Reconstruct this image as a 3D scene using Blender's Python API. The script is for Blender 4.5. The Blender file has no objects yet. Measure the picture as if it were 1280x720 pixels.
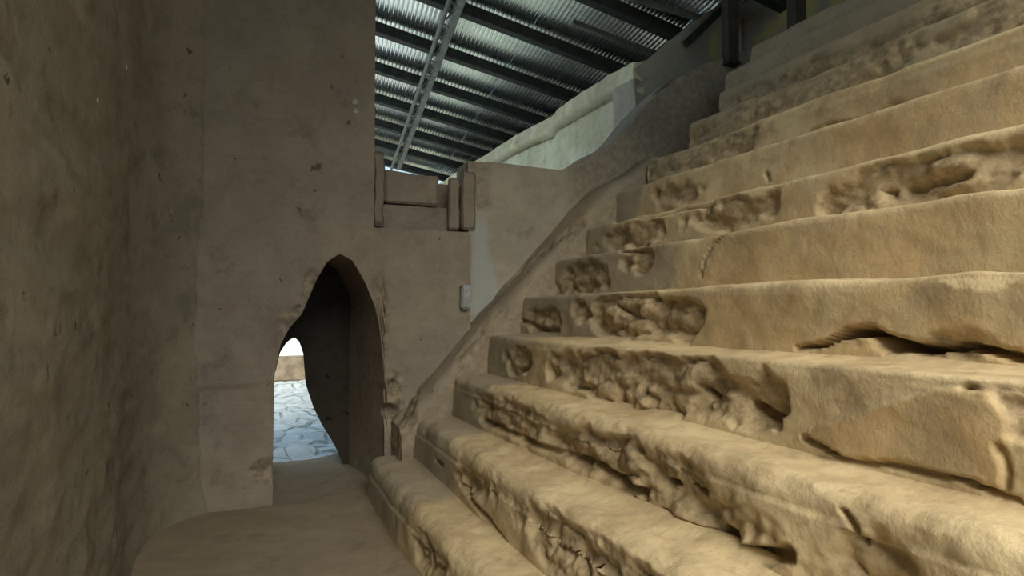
import bpy, bmesh, math
import numpy as np
from mathutils import Vector, Matrix

sc = bpy.context.scene
C = bpy.context.collection
R = math.radians

# ------------------------------------------------------------------ camera
EYE = 1.6
F = 800.0
TH = math.atan(340.0 / F)          # camera looks this far to the right of +Y
PITCH = math.atan(32.0 / F)
cam_d = bpy.data.cameras.new('camera'); cam = bpy.data.objects.new('camera', cam_d); C.objects.link(cam)
cam.location = (0, 0, EYE)
cam.rotation_euler = (math.pi / 2 + PITCH, 0, -TH)
cam_d.sensor_width = 36; cam_d.lens = 36 * F / 1280; cam_d.clip_start = 0.02; cam_d.clip_end = 400
sc.camera = cam
_rot = cam.rotation_euler.to_matrix()

def ray(px, py):
    return _rot @ Vector(((px - 640) / F, -(py - 360) / F, -1.0))
def at_y(px, py, Y):
    d = ray(px, py); t = Y / d.y
    return Vector((d.x * t, Y, EYE + d.z * t))
def at_x(px, py, X):
    d = ray(px, py); t = X / d.x
    return Vector((X, d.y * t, EYE + d.z * t))

# ------------------------------------------------------------------ noise (numpy)
def _hash(ix, iy, iz, s=0):
    h = (ix.astype(np.int64) * 374761393 + iy.astype(np.int64) * 668265263 + iz.astype(np.int64) * 2147483647 + s * 974634777) & 0xffffffff
    h = ((h ^ (h >> 13)) * 1274126177) & 0xffffffff
    h = ((h ^ (h >> 16)) * 2246822519) & 0xffffffff
    h = h ^ (h >> 15)
    return (h & 0xffffff) / float(0xffffff)
def vnoise(p, s=0):
    i = np.floor(p); f = p - i; i = i.astype(np.int64)
    u = f * f * f * (f * (f * 6 - 15) + 10)
    r = 0
    for a in (0, 1):
        wa = u[:, 0] if a else 1 - u[:, 0]
        for b in (0, 1):
            wb = u[:, 1] if b else 1 - u[:, 1]
            for c in (0, 1):
                wc = u[:, 2] if c else 1 - u[:, 2]
                r = r + wa * wb * wc * _hash(i[:, 0] + a, i[:, 1] + b, i[:, 2] + c, s)
    return r * 2 - 1
def fbm(p, freq, octv=4, s=0, gain=0.5):
    r = 0; a = 1.0; n = 0
    for o in range(octv):
        r = r + a * vnoise(p * freq + 17.3 * o, s + o); n += a
        a *= gain; freq *= 2.03
    return r / n
def worley(p, freq, s=0):
    q = p * freq; i = np.floor(q).astype(np.int64)
    f1 = np.full(len(p), 9.0); f2 = np.full(len(p), 9.0); idv = np.zeros(len(p))
    for a in (-1, 0, 1):
        for b in (-1, 0, 1):
            for c in (-1, 0, 1):
                jx, jy, jz = i[:, 0] + a, i[:, 1] + b, i[:, 2] + c
                dx = jx + _hash(jx, jy, jz, s) - q[:, 0]
                dy = jy + _hash(jx, jy, jz, s + 1) - q[:, 1]
                dz = jz + _hash(jx, jy, jz, s + 2) - q[:, 2]
                d = np.sqrt(dx * dx + dy * dy + dz * dz)
                lt = d < f1
                f2 = np.where(lt, f1, np.minimum(f2, d))
                idv = np.where(lt, _hash(jx, jy, jz, s + 5), idv)
                f1 = np.where(lt, d, f1)
    return f1, f2, idv
def sstep(a, b, x):
    t = np.clip((x - a) / (b - a), 0, 1); return t * t * (3 - 2 * t)

# ------------------------------------------------------------------ object helpers
def tag(o, label=None, cat=None, group=None, kind=None):
    if label: o['label'] = label
    if cat: o['category'] = cat
    if group: o['group'] = group
    if kind: o['kind'] = kind
    return o
def link(name, me, mat, parent=None):
    o = bpy.data.objects.new(name, me); C.objects.link(o)
    if mat: me.materials.append(mat)
    if parent: o.parent = parent
    return o
def empty(name, loc=(0, 0, 0)):
    o = bpy.data.objects.new(name, None); C.objects.link(o); o.location = loc; o.empty_display_size = .2
    return o
def mesh_np(name, verts, quads, attr=None, smooth=True):
    me = bpy.data.meshes.new(name)
    nv, nf = len(verts), len(quads)
    me.vertices.add(nv); me.vertices.foreach_set('co', np.ascontiguousarray(verts, dtype=np.float32).ravel())
    me.loops.add(nf * 4); me.loops.foreach_set('vertex_index', np.ascontiguousarray(quads, dtype=np.int32).ravel())
    me.polygons.add(nf); me.polygons.foreach_set('loop_start', np.arange(nf, dtype=np.int32) * 4)
    me.update(calc_edges=True)
    me.polygons.foreach_set('use_smooth', np.full(nf, smooth))
    if attr is not None:
        a = me.color_attributes.new('surf', 'FLOAT_COLOR', 'POINT')
        a.data.foreach_set('color', np.ascontiguousarray(attr, dtype=np.float32).ravel())
    me.validate(); me.update()
    return me
def gridquads(nu, nv, flip=False, off=0):
    i = np.arange(nu - 1)[:, None] * nv + np.arange(nv - 1)[None, :]
    i = i.ravel() + off
    q = np.stack([i, i + nv, i + nv + 1, i + 1], 1)
    return q[:, ::-1] if flip else q
def gnormals(P):
    du = np.gradient(P, axis=0); dv = np.gradient(P, axis=1)
    n = np.cross(du, dv); n /= np.maximum(np.linalg.norm(n, axis=2, keepdims=True), 1e-9)
    return n
def box_bm(bm, x0, x1, y0, y1, z0, z1, mat=None):
    vs = [bm.verts.new((x, y, z)) for x in (x0, x1) for y in (y0, y1) for z in (z0, z1)]
    for f in ((0, 1, 3, 2), (4, 6, 7, 5), (0, 4, 5, 1), (2, 3, 7, 6), (0, 2, 6, 4), (1, 5, 7, 3)):
        bm.faces.new([vs[k] for k in f])
    if mat is not None:
        for v in vs: v.co = mat @ v.co
def bm_obj(name, bm, mat, parent=None, smooth=False):
    bmesh.ops.recalc_face_normals(bm, faces=bm.faces)
    me = bpy.data.meshes.new(name); bm.to_mesh(me); bm.free()
    if mat.name.endswith('earth') or mat.name.endswith('plaster'):
        ca = me.color_attributes.new('surf', 'FLOAT_COLOR', 'POINT'); ca.data.foreach_set('color', np.tile([0, 0, 0, 1.0], len(me.vertices)).astype(np.float32))
    for p in me.polygons: p.use_smooth = smooth
    return link(name, me, mat, parent)
def beam(name, a, b, w, h, mat, parent=None, up=Vector((0, 0, 1))):
    """a square-edged bar from a to b, w wide, h deep"""
    a = Vector(a); b = Vector(b); d = (b - a); L = d.length; d.normalize()
    s = d.cross(up).normalized(); u = s.cross(d).normalized()
    m = Matrix((s, d, u)).transposed().to_4x4(); m.translation = a
    bm = bmesh.new(); box_bm(bm, -w / 2, w / 2, 0, L, -h / 2, h / 2, m)
    bmesh.ops.bevel(bm, geom=bm.edges[:], offset=min(w, h) * .08, segments=1, affect='EDGES')
    return bm_obj(name, bm, mat, parent)
def tube(name, pts, rad, mat, parent=None, n=10):
    bm = bmesh.new(); rings = []
    pts = [Vector(p) for p in pts]
    for i, p in enumerate(pts):
        d = (pts[min(i + 1, len(pts) - 1)] - pts[max(i - 1, 0)]).normalized()
        s = d.cross(Vector((0.3, .2, 1))).normalized(); u = s.cross(d)
        rings.append([bm.verts.new(p + rad * (math.cos(k * 2 * math.pi / n) * s + math.sin(k * 2 * math.pi / n) * u)) for k in range(n)])
    for a, b in zip(rings, rings[1:]):
        for k in range(n): bm.faces.new((a[k], a[(k + 1) % n], b[(k + 1) % n], b[k]))
    bm.faces.new(rings[0]); bm.faces.new(rings[-1][::-1])
    return bm_obj(name, bm, mat, parent, True)

# ------------------------------------------------------------------ materials
class NT:
    def __init__(s, name):
        s.m = bpy.data.materials.new(name); s.m.use_nodes = True; s.t = s.m.node_tree; s.t.nodes.clear()
        s.out = s.n('ShaderNodeOutputMaterial'); s.b = s.n('ShaderNodeBsdfPrincipled')
        s.l(s.b.outputs[0], s.out.inputs[0]); s.b.inputs['Specular IOR Level'].default_value = .2
    def n(s, k, **kw):
        x = s.t.nodes.new(k)
        for a, v in kw.items(): setattr(x, a, v)
        return x
    def l(s, a, b): s.t.links.new(a, b)
    def val(s, x, sock):
        if hasattr(x, 'links'): s.l(x, sock)
        else: sock.default_value = x
    def noise(s, vec, scale, detail=6, rough=.6, dist=0):
        x = s.n('ShaderNodeTexNoise'); x.inputs['Scale'].default_value = scale; x.inputs['Detail'].default_value = detail
        x.inputs['Roughness'].default_value = rough; x.inputs['Distortion'].default_value = dist
        s.l(vec, x.inputs['Vector']); return x.outputs[0]
    def ramp(s, v, a, b):
        x = s.n('ShaderNodeMapRange'); x.interpolation_type = 'SMOOTHSTEP'
        x.inputs[1].default_value = a; x.inputs[2].default_value = b; s.l(v, x.inputs[0]); return x.outputs[0]
    def mix(s, f, a, b, mode='MIX'):
        x = s.n('ShaderNodeMix', data_type='RGBA', blend_type=mode)
        s.val(f, x.inputs[0])
        for v, i in ((a, 6), (b, 7)):
            if hasattr(v, 'links'): s.l(v, x.inputs[i])
            else: x.inputs[i].default_value = (*v, 1)
        return x.outputs[2]
    def math(s, op, a, b=0.0):
        x = s.n('ShaderNodeMath', operation=op); s.val(a, x.inputs[0]); s.val(b, x.inputs[1]); return x.outputs[0]
    def obj(s, scale=(1, 1, 1)):
        g = s.n('ShaderNodeNewGeometry'); mp = s.n('ShaderNodeMapping'); mp.inputs['Scale'].default_value = scale
        s.l(g.outputs['Position'], mp.inputs[0]); return mp.outputs[0]
    def bump(s, h, st, dist=.02):
        x = s.n('ShaderNodeBump'); x.inputs['Strength'].default_value = st; x.inputs['Distance'].default_value = dist
        s.l(h, x.inputs['Height']); s.l(x.outputs[0], s.b.inputs['Normal'])

def earth(name, base, light, dark, stain, scale=(1, 1, 1), rubble=(.30, .25, .19), grey=(.3, .28, .25), bump=.5, pits=True, streak=0):
    t = NT(name); v = t.obj(scale)
    col = t.mix(t.ramp(t.noise(v, 2.1, 7, .62), .42, .6), base, light)
    col = t.mix(t.ramp(t.noise(v, 3.1, 8, .65), .52, .7), col, dark)
    col = t.mix(t.math('MULTIPLY', t.ramp(t.noise(v, 2.2, 4, .5, .6), .55, .72), .6), col, stain)
    fine = t.noise(v, 38, 8, .7)
    col = t.mix(t.math('MULTIPLY', t.ramp(t.noise(v, 9, 6, .65, .3), .5, .62), .5), col, light)
    col = t.mix(t.math('MULTIPLY', t.ramp(t.noise(v, 13, 5, .65, .5), .56, .68), .45), col, stain)
    if streak:
        sv = t.obj((3, 3, 26)); sn = t.noise(sv, 1.0, 7, .7)
        col = t.mix(t.math('MULTIPLY', t.ramp(sn, .45, .7), streak), col, dark)
    a = t.n('ShaderNodeVertexColor', layer_name='surf'); sp = t.n('ShaderNodeSeparateColor'); t.l(a.outputs[0], sp.inputs[0])
    col = t.mix(sp.outputs[1], col, grey)
    rub = t.mix(t.ramp(t.noise(t.obj(), 14, 6, .7), .4, .62), tuple(c * .72 for c in rubble), tuple(min(1, c * 1.35) for c in rubble))
    col = t.mix(t.math('SUBTRACT', 1.0, a.outputs[1]), col, t.mix(t.ramp(t.noise(v, 3.4, 5, .6), .4, .6), tuple(c * .80 for c in base), tuple(c * k for c, k in zip(base, (1.0, .90, .78)))))
    col = t.mix(sp.outputs[0], col, rub)
    col = t.mix(sp.outputs[2], col, tuple(min(1, c * 1.25) for c in light))
    col = t.mix(t.math('MULTIPLY', t.ramp(fine, .58, .75), .35), col, tuple(c * .55 for c in dark))
    col = t.mix(t.math('MULTIPLY', t.ramp(t.noise(v, 90, 4, .6), .5, .7), .18), col, light)
    h = t.math('ADD', t.math('MULTIPLY', fine, .6), t.math('MULTIPLY', t.noise(v, 11, 8, .7), 1.0))
    if streak: h = t.math('ADD', h, t.math('MULTIPLY', sn, .45))
    if pits:
        pit = t.math('SUBTRACT', 1.0, t.ramp(t.noise(t.obj(), 7.5, 5, .6, .3), .665, .715))
        h = t.math('ADD', h, t.math('MULTIPLY', pit, 1.4))
        col = t.mix(pit, tuple(c * .6 for c in dark), col)
    t.l(col, t.b.inputs['Base Color']); t.b.inputs['Roughness'].default_value = .95
    t.bump(h, bump, .03)
    return t.m

M = {}
M['stair'] = earth('stair_earth', (.55, .435, .27), (.70, .58, .37), (.42, .325, .205), (.46, .33, .19), rubble=(.42, .33, .215), grey=(.35, .31, .245), bump=.4, pits=False)
M['ramp'] = earth('ramp_earth', (.31, .27, .215), (.36, .31, .24), (.23, .20, .16), (.40, .32, .20), rubble=(.28, .23, .17), bump=.4)
M['left'] = earth('left_wall_earth', (.27, .235, .18), (.32, .28, .21), (.20, .175, .135), (.175, .16, .135), bump=.5, scale=(1, 1, 1))
M['pier'] = earth('end_wall_earth', (.28, .24, .20), (.33, .285, .235), (.21, .18, .15), (.26, .21, .165), bump=.4, streak=.22)
M['butt'] = earth('buttress_plaster', (.37, .33, .275), (.44, .395, .33), (.29, .255, .21), (.40, .33, .24), bump=.25, pits=False, grey=(.42, .44, .43))
M['passage_shade'] = earth('shade_dark_passage_earth', (.045, .04, .034), (.06, .05, .042), (.03, .027, .024), (.04, .036, .03), bump=.5)  # near-black: the deep shade of the passage is put into this base colour
M['floor'] = earth('floor_earth', (.27, .225, .165), (.31, .26, .19), (.22, .18, .135), (.25, .20, .15), bump=.35, pits=False)
M['cream'] = earth('cream_plaster', (.70, .65, .43), (.84, .79, .60), (.60, .56, .32), (.50, .48, .27), bump=.25, pits=False)
M['upper'] = earth('upper_wall_earth', (.42, .38, .32), (.50, .455, .38), (.32, .29, .24), (.44, .37, .27), bump=.4, pits=False, grey=(.62, .54, .26))
def cobble():
    t = NT('cobble_ground'); v = t.obj((1, .8, 1))
    vo = t.n('ShaderNodeTexVoronoi', feature='DISTANCE_TO_EDGE'); vo.inputs['Scale'].default_value = 2.6; t.l(v, vo.inputs['Vector'])
    e = t.ramp(vo.outputs[0], .01, .09)
    c = t.mix(t.ramp(t.noise(v, 3, 6), .35, .65), (.56, .62, .66), (.72, .77, .80))
    c = t.mix(t.math('MULTIPLY', t.math('SUBTRACT', 1.0, e), t.ramp(t.noise(v, 2.2, 4), .42, .6)), c, (.26, .30, .33))
    t.l(c, t.b.inputs['Base Color']); t.b.inputs['Roughness'].default_value = .8
    t.bump(t.math('ADD', e, t.noise(v, 12, 6)), .6, .05); return t.m
M['cobble'] = cobble()
def plain(name, c, rough=.7, metal=0, var=.25):
    t = NT(name); n = t.noise(t.obj(), 6, 6, .65)
    col = t.mix(t.ramp(n, .35, .65), tuple(x * (1 - var) for x in c), tuple(min(1, x * (1 + var)) for x in c))
    t.l(col, t.b.inputs['Base Color']); t.b.inputs['Roughness'].default_value = rough; t.b.inputs['Metallic'].default_value = metal
    t.b.inputs['Specular IOR Level'].default_value = .4; return t.m
M['sheet'] = plain('galvanised_sheet', (.90, .95, .96), .2, 1.0, .05)
M['grassy'] = plain('dark_grassy_earth', (.09, .085, .055), .95)
M['steel'] = plain('dark_painted_steel', (.045, .05, .048), .6, .2)
M['truss'] = plain('worn_truss_steel', (.20, .21, .19), .5, .5)
M['post'] = plain('dark_brown_post', (.055, .045, .036), .7)
M['clearsheet'] = plain('pale_translucent_sheet', (.55, .68, .70), .4)
M['chalk'] = plain('pale_plaster_dab', (.46, .46, .42), .6)
M['bluegrey'] = plain('blue_light_patch', (.34, .38, .40), .6)
M['kerb'] = plain('brown_kerb', (.30, .24, .18), .9)
M['pale'] = plain('pale_far_wall', (.75, .76, .74), .9, 0, .08)

# ------------------------------------------------------------------ staircase
HR = .35
NST = 13
X = [0.0] + [1.05 + .34 * k for k in range(NST + 1)]
Z = [HR * k for k in range(NST + 2)]
Z[7] -= .03
YEND = {n: 5.62 for n in range(1, 9)}
YEND.update({9: 5.35, 10: 5.12, 11: 5.08, 12: 5.35, 13: 5.35})
def rp(n, px, py):               # pixel on riser n -> (Y, v) with v 0 at its foot, 1 at its nosing
    p = at_x(px, py, X[n] - .015); return (p.y, (p.z - Z[n - 1]) / (Z[n] - Z[n - 1]))
# worn areas of each riser, in (Y centre, v centre, Y radius, v radius, strength)
WORN = {
 1: [(3.6, .5, .5, .35, .5), (1.6, .4, .7, .4, .7)],
 2: [(2.35, .55, .95, .55, 1), (3.9, .5, .5, .4, .6), (1.2, .5, .5, .5, .9)],
 3: [(2.55, .42, 1.05, .50, 1), (4.3, .5, .8, .5, .8), (1.35, .35, .35, .4, .6)],
 4: [(3.0, .5, 1.25, .55, 1), (1.15, .8, .22, .3, 1), (4.7, .5, .5, .4, .6)],
 5: [(3.55, .55, 1.1, .5, 1), (5.0, .4, .4, .4, .8), (1.9, .2, .5, .2, .25)],
 6: [(4.9, .4, .5, .5, .8), (4.0, .7, .25, .3, .5)],
 7: [(2.15, .4, .75, .6, 1), (3.4, .6, .5, .4, .6), (4.6, .5, .7, .4, .5)],
 8: [(4.4, .5, .5, .4, .5)],
 9: [(4.6, .5, .8, .8, 1), (3.2, .2, .6, .2, .4)],
 10: [(3.9, .5, 1.4, .8, 1), (2.2, .6, .6, .5, .7)],
 11: [(4.0, .3, 1.6, .5, .9), (2.3, .5, .8, .6, .9)],
 12: [(2.5, .3, 1.0, .5, .6), (4.2, .1, 1.2, .3, .7)],
 13: [(3.0, .3, 1.0, .3, .4)],
}
# cracks and torn hollows: step, points (pixel on the riser plane), half width in m, depth in m
CR = [
 (5, [(1000, 437), (1030, 431), (1060, 417), (1085, 413), (1108, 426), (1130, 436), (1160, 434), (1200, 428), (1240, 438), (1300, 455)], .014, .12, 1.0),
 (5, [(1060, 417), (1085, 413), (1108, 426), (1150, 436)], .022, .13, 1.0),
 (4, [(1010, 549), (1062, 573), (1130, 582), (1205, 600), (1280, 628)], .009, .05, 1.0),
 (4, [(1255, 560), (1264, 590), (1262, 608)], .010, .03, .8),
 (4, [(930, 505), (955, 522), (972, 530)], .022, .09, 1.0),
 (4, [(868, 485), (890, 505)], .015, .07, 1.0),
 (3, [(735, 575), (760, 595), (800, 618)], .022, .09, 1.0),
 (3, [(895, 665), (925, 690), (960, 694), (985, 692)], .028, .12, 1.0),
 (3, [(820, 640), (860, 658), (895, 672)], .012, .07, 1.0),
 (3, [(1045, 636), (1060, 655), (1067, 672)], .010, .05, .9),
 (3, [(820, 600), (835, 604)], .012, .06, 1.0),
 (3, [(850, 600), (868, 615)], .008, .05, 1.0),
 (3, [(600, 525), (640, 543), (680, 560), (725, 575)], .02, .06, .8),
 (2, [(545, 575), (552, 580)], .018, .08, 1.0),
 (2, [(575, 605), (600, 635), (640, 680)], .014, .05, .8),
 (6, [(880, 322), (888, 305), (902, 293)], .008, .05, .8),
 (6, [(876, 345), (880, 322)], .006, .03, .8),
 (7, [(766, 274), (800, 268), (840, 262), (886, 250)], .028, .07, 1.0),
 (7, [(1130, 232), (1160, 226), (1205, 218)], .022, .05, .9),
 (7, [(1098, 236), (1110, 238)], .014, .05, .9),
 (6, [(710, 288), (716, 296)], .022, .10, 1.0),
 (8, [(958, 215), (962, 225)], .01, .04, .8),
 (6, [(772, 313), (795, 311)], .012, .05, .9),
 (5, [(640, 395), (680, 412), (700, 413)], .02, .05, .8),
 (5, [(765, 380), (785, 395)], .014, .05, .8),
 (11, [(1045, 40), (1060, 36)], .02, .06, 1.0),
]
def seg_dist(y, z, pts):
    d = np.full(y.shape, 9.0)
    for (y0, z0), (y1, z1) in zip(pts, pts[1:]):
        dy, dz = y1 - y0, z1 - z0; L = dy * dy + dz * dz + 1e-9
        t = np.clip(((y - y0) * dy + (z - z0) * dz) / L, 0, 1)
        d = np.minimum(d, np.hypot(y - (y0 + t * dy), z - (z0 + t * dz)))
    return d
# the big smooth remnant of plaster on the fourth riser
PATCH = [rp(4, *p) for p in ((1000, 548), (1100, 507), (1180, 488), (1236, 491), (1262, 525), (1262, 612), (1200, 602), (1060, 574))]
def inside(y, v, poly):
    c = np.zeros(y.shape, bool); n = len(poly)
    for i in range(n):
        (a, b), (c2, d2) = poly[i], poly[(i + 1) % n]
        cond = ((b > v) != (d2 > v)) & (y < (c2 - a) * (v - b) / (d2 - b + 1e-12) + a)
        c ^= cond
    return c

stairs = empty('stone_staircase', (X[1], 0, 0))
tag(stairs, 'broad flight of worn earthen steps climbing to the right, plaster broken away to rubble', 'staircase')
for n in range(1, NST + 1):
    yend = YEND[n]
    ys = [-1.6]
    while ys[-1] < yend:
        y = ys[-1]; dist = math.hypot(max(y, 0), X[n])
        ys.append(y + (.03 if y < .35 * X[n] - .1 else max(.009, .0042 * dist)))
    ys = np.array(ys); ys[-1] = yend; nu = len(ys)
    ds = max(.009, .0045 * X[n])
    xn, zn, zf = X[n], Z[n], Z[n - 1]
    xf = xn - .035
    rise = zn - zf; tread = X[n + 1] - xn + (.05 if n < NST else 1.3)
    if n == NST: tread_n = 90
    else: tread_n = int(tread / ds)
    nr = int(rise / ds)
    v = np.linspace(-.12, 1, nr)
    sx = np.concatenate([xf + (xn - xf) * v, xn + (np.linspace(0, 1, tread_n + 1)[1:] ** (1 if n < NST else 1.6)) * tread])
    sz = np.concatenate([zf + rise * v, np.full(tread_n, zn)])
    arc = np.concatenate([(v - 1) * rise, (sx[nr:] - xn)])            # signed distance to the nosing
    Y0 = np.repeat(ys[:, None], len(arc), 1); A = np.repeat(arc[None], nu, 0)
    V = np.clip(1 + A / rise, 0, 1)
    q = np.stack([Y0.ravel() * 0 + n * 3.7, Y0.ravel(), Y0.ravel() * 0], 1)
    # worn mask
    W = np.full(A.shape, -.32)
    for (yc, vc, ry, rv, st) in WORN.get(n, []):
        W = np.maximum(W, st * (1 - np.hypot((Y0 - yc) / ry, (np.where(A > 0, 1 + A / rise * 1.4, V) - vc) / rv)))
    pos = np.stack([np.repeat(sx[None], nu, 0), Y0, np.repeat(sz[None], nu, 0)], 2)
    pf = pos.reshape(-1, 3)
    nz = fbm(pf + n * 1.7, 4.5, 4, 11).reshape(A.shape)
    W = sstep(.0, .16 if n > 3 else .4, W + nz * .5 - .06)
    if n == 4:
        ins = inside(Y0 + .012 * nz, V + .03 * nz, PATCH) & (A <= 0.0)
        sg = seg_dist(Y0 + .012 * nz, (V + .03 * nz) * rise, [(y_, v_ * rise) for y_, v_ in PATCH + PATCH[:1]])
        insd = sstep(-.004, .010, np.where(ins, sg, -sg)); W = W * (1 - insd)
    # rounding of the nosing
    rr = .028 + .03 * sstep(-.2, .6, fbm(q, .9, 3, 3).reshape(A.shape)) + .05 * np.convolve(np.pad(W[:, nr - 1], 12, 'edge'), np.ones(25) / 25, 'valid')[:, None] + {1: .10, 2: .085, 3: .07}.get(n, 0) + (.03 if n >= 9 else 0)
    t = np.clip((A + rr) / (2 * rr), 0, 1); isn = (A > -rr) & (A < rr)
    bz_x = (1 - t) ** 2 * (xn) + 2 * t * (1 - t) * xn + t * t * (xn + rr)
    bz_z = (1 - t) ** 2 * (zn - rr) + 2 * t * (1 - t) * zn + t * t * zn
    P = pos.copy(); P[..., 0] = np.where(isn, bz_x, P[..., 0]); P[..., 2] = np.where(isn, bz_z, P[..., 2])
    P[..., 0] += (.022 * fbm(q, .8, 3, 21).reshape(A.shape)) * (1 if n > 3 else 1.6)
    P[..., 2] += (.013 * fbm(q, .7, 3, 31).reshape(A.shape)) * sstep(-.30, 0, A)
    # dirt gathered in the back corner of the tread
    P[..., 2] += .035 * np.exp(-np.maximum(tread - .05 - A, 0) / .05) * (n < NST)
    N = gnormals(P)
    if N[nu // 2, nr // 2, 0] > 0: N = -N
    pf = P.reshape(-1, 3)
    sq = np.array([1.1, .52, 1.25])
    f1, f2, cid = worley((pf + .07 * np.stack([fbm(pf, 6, 3, 5), fbm(pf, 6, 3, 6), fbm(pf, 6, 3, 7)], 1)) * sq, 7.5, 3 + n)
    cav = sstep(.5, .8, f1).reshape(A.shape)
    g1, g2, gid = worley(pf * sq, 18.0, 40 + n)
    lump = (sstep(.72, .12, f1) * (.35 + 1.0 * cid) - .55).reshape(A.shape); cid = cid.reshape(A.shape)
    small = (sstep(.7, .1, g1) * (.4 + gid) - .5).reshape(A.shape)
    low = fbm(pf, 2.2, 3, 51).reshape(A.shape); mid = fbm(pf * np.array([1, .6, 1]), 9, 5, 61).reshape(A.shape)
    D = .014 * low + .007 * mid + .008 * fbm(pf, 4.6, 3, 91).reshape(A.shape)
    face = sstep(.10, -.02, A)                       # rubble shows on risers, less on treads
    Wf = W * (0.25 + .75 * face)
    D = D + Wf * (.9 if n < 9 else .6) * (-.030 + .040 * lump + .013 * small + .026 * mid + .012 * low - .035 * cav * sstep(.75, .2, V))
    # lumpy, half-broken nosings on the low steps
    if n <= 3: D = D + (1 - W) * .012 * mid * sstep(.2, 0, np.abs(A))
    G = np.zeros(A.shape)
    zz = zf + V * rise
    for (k, pts, hw, dep, st) in CR:
        if k != n: continue
        wp = [(a, zf + b * rise) for a, b in (rp(k, *p) for p in pts)]
        d = seg_dist(Y0 + .015 * mid, np.where(A <= 0, zz, zn + A) + .012 * nz, wp)
        g = sstep(hw * 1.35, hw * .55, d * (1 + .5 * mid)) * st
        G = np.maximum(G, g); D = D - dep * g
    if n == 4:                                         # thin raised rim of the remnant
        D = D + .014 * insd
    P = P + N * D[..., None]
    # colour attribute: R rubble, G grey, B pale
    gg = sstep(-.15, .3, fbm(pf, 1.1, 3, 71).reshape(A.shape) * .8 + (Y0 - 3.9 - .1 * n) * .5) * .85  # grey plaster; the rise toward the far end puts bluish light into colour
    if n in (5, 6): gg = np.maximum(gg, sstep(3.62, 3.68, Y0 + .12 * (1 - V)) * .8 * (A < .02))
    if n >= 10: gg = np.maximum(gg, .55)
    B = np.zeros(A.shape)
    if n == 5:
        tri = [rp(5, 1165, 349), rp(5, 1268, 340), rp(5, 1262, 352), rp(5, 1235, 364), rp(5, 1195, 361)]
        B = np.where(inside(Y0, V + .03 * nz, tri), .9, 0)
    brown = np.zeros(A.shape)
    if n == 4: brown = insd * .8
    if n in (5, 6, 7, 8, 9): brown = np.maximum(brown, (A < -.03) * (1 - W) * sstep(3.4, 2.8, Y0) * .6)
    col = np.stack([np.clip(Wf * (1 - .6 * B) * (.55 + .45 * cid), 0, 1), gg * (1 - .5 * W) * (1 - brown), B, 1 - brown], 2)
    quads = gridquads(nu, len(arc))
    verts = P.reshape(-1, 3)
    # end cap toward the balustrade
    me_v = [verts]; me_q = [quads]; me_c = [col.reshape(-1, 4)]
    capb = P[-1].copy(); low_z = Z[n - 1] - .08
    K = 10
    rows = []
    for k in range(K + 1):
        r = capb.copy(); r[:, 2] = capb[:, 2] + (low_z - capb[:, 2]) * k / K
        pr = r.copy(); r[:, 1] += .03 * fbm(pr, 5, 4, 81) * (k > 0); rows.append(r)
    cap = np.stack(rows, 0)
    off = len(verts); me_v.append(cap.reshape(-1, 3)); me_q.append(gridquads(K + 1, len(arc), off=off))
    cc = np.zeros((cap.shape[0] * cap.shape[1], 4)); cc[:, 0] = .7; cc[:, 1] = .4; cc[:, 3] = 1; me_c.append(cc)
    vv = np.concatenate(me_v); vv = vv - np.array([X[1], 0, 0])
    me = mesh_np('step', vv, np.concatenate(me_q), np.concatenate(me_c))
    link('step', me, M['stair'], stairs)

# ------------------------------------------------------------------ generic rough panel
def rough_panel(P, nrm, amp_low=.03, amp_mid=.012, seed=0, worn=None, flip=False, sc_=(1, 1, 1)):
    """P: (nu,nv,3) base points, nrm: outward unit vector; returns verts, quads, attr"""
    nu, nv = P.shape[:2]; pf = P.reshape(-1, 3)
    low = fbm(pf * np.array(sc_), 1.3, 3, seed + 1); mid = fbm(pf * np.array(sc_), 6, 5, seed + 2, .55)
    lay = fbm(pf * np.array([1, 1, 5.0]), 2.5, 4, seed + 3)
    D = amp_low * low + amp_mid * mid + amp_mid * .6 * lay
    W = np.zeros(len(pf))
    if worn is not None:
        W = worn(pf, mid); f1, f2, cid = worley(pf, 8, seed + 7)
        D = D + W * (-.02 + .04 * (np.clip(f2 - f1, 0, .35) / .35 - .6) + .02 * mid)
    out = pf + np.array(nrm) * D[:, None]
    col = np.stack([W, np.zeros(len(pf)), np.zeros(len(pf)), np.ones(len(pf))], 1)
    return out, gridquads(nu, nv, flip), col
def join(parts):
    V, Q, A_ = [], [], []; off = 0
    for v, q, a in parts:
        V.append(v); Q.append(q + off); A_.append(a); off += len(v)
    return np.concatenate(V), np.concatenate(Q), np.concatenate(A_)
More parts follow.
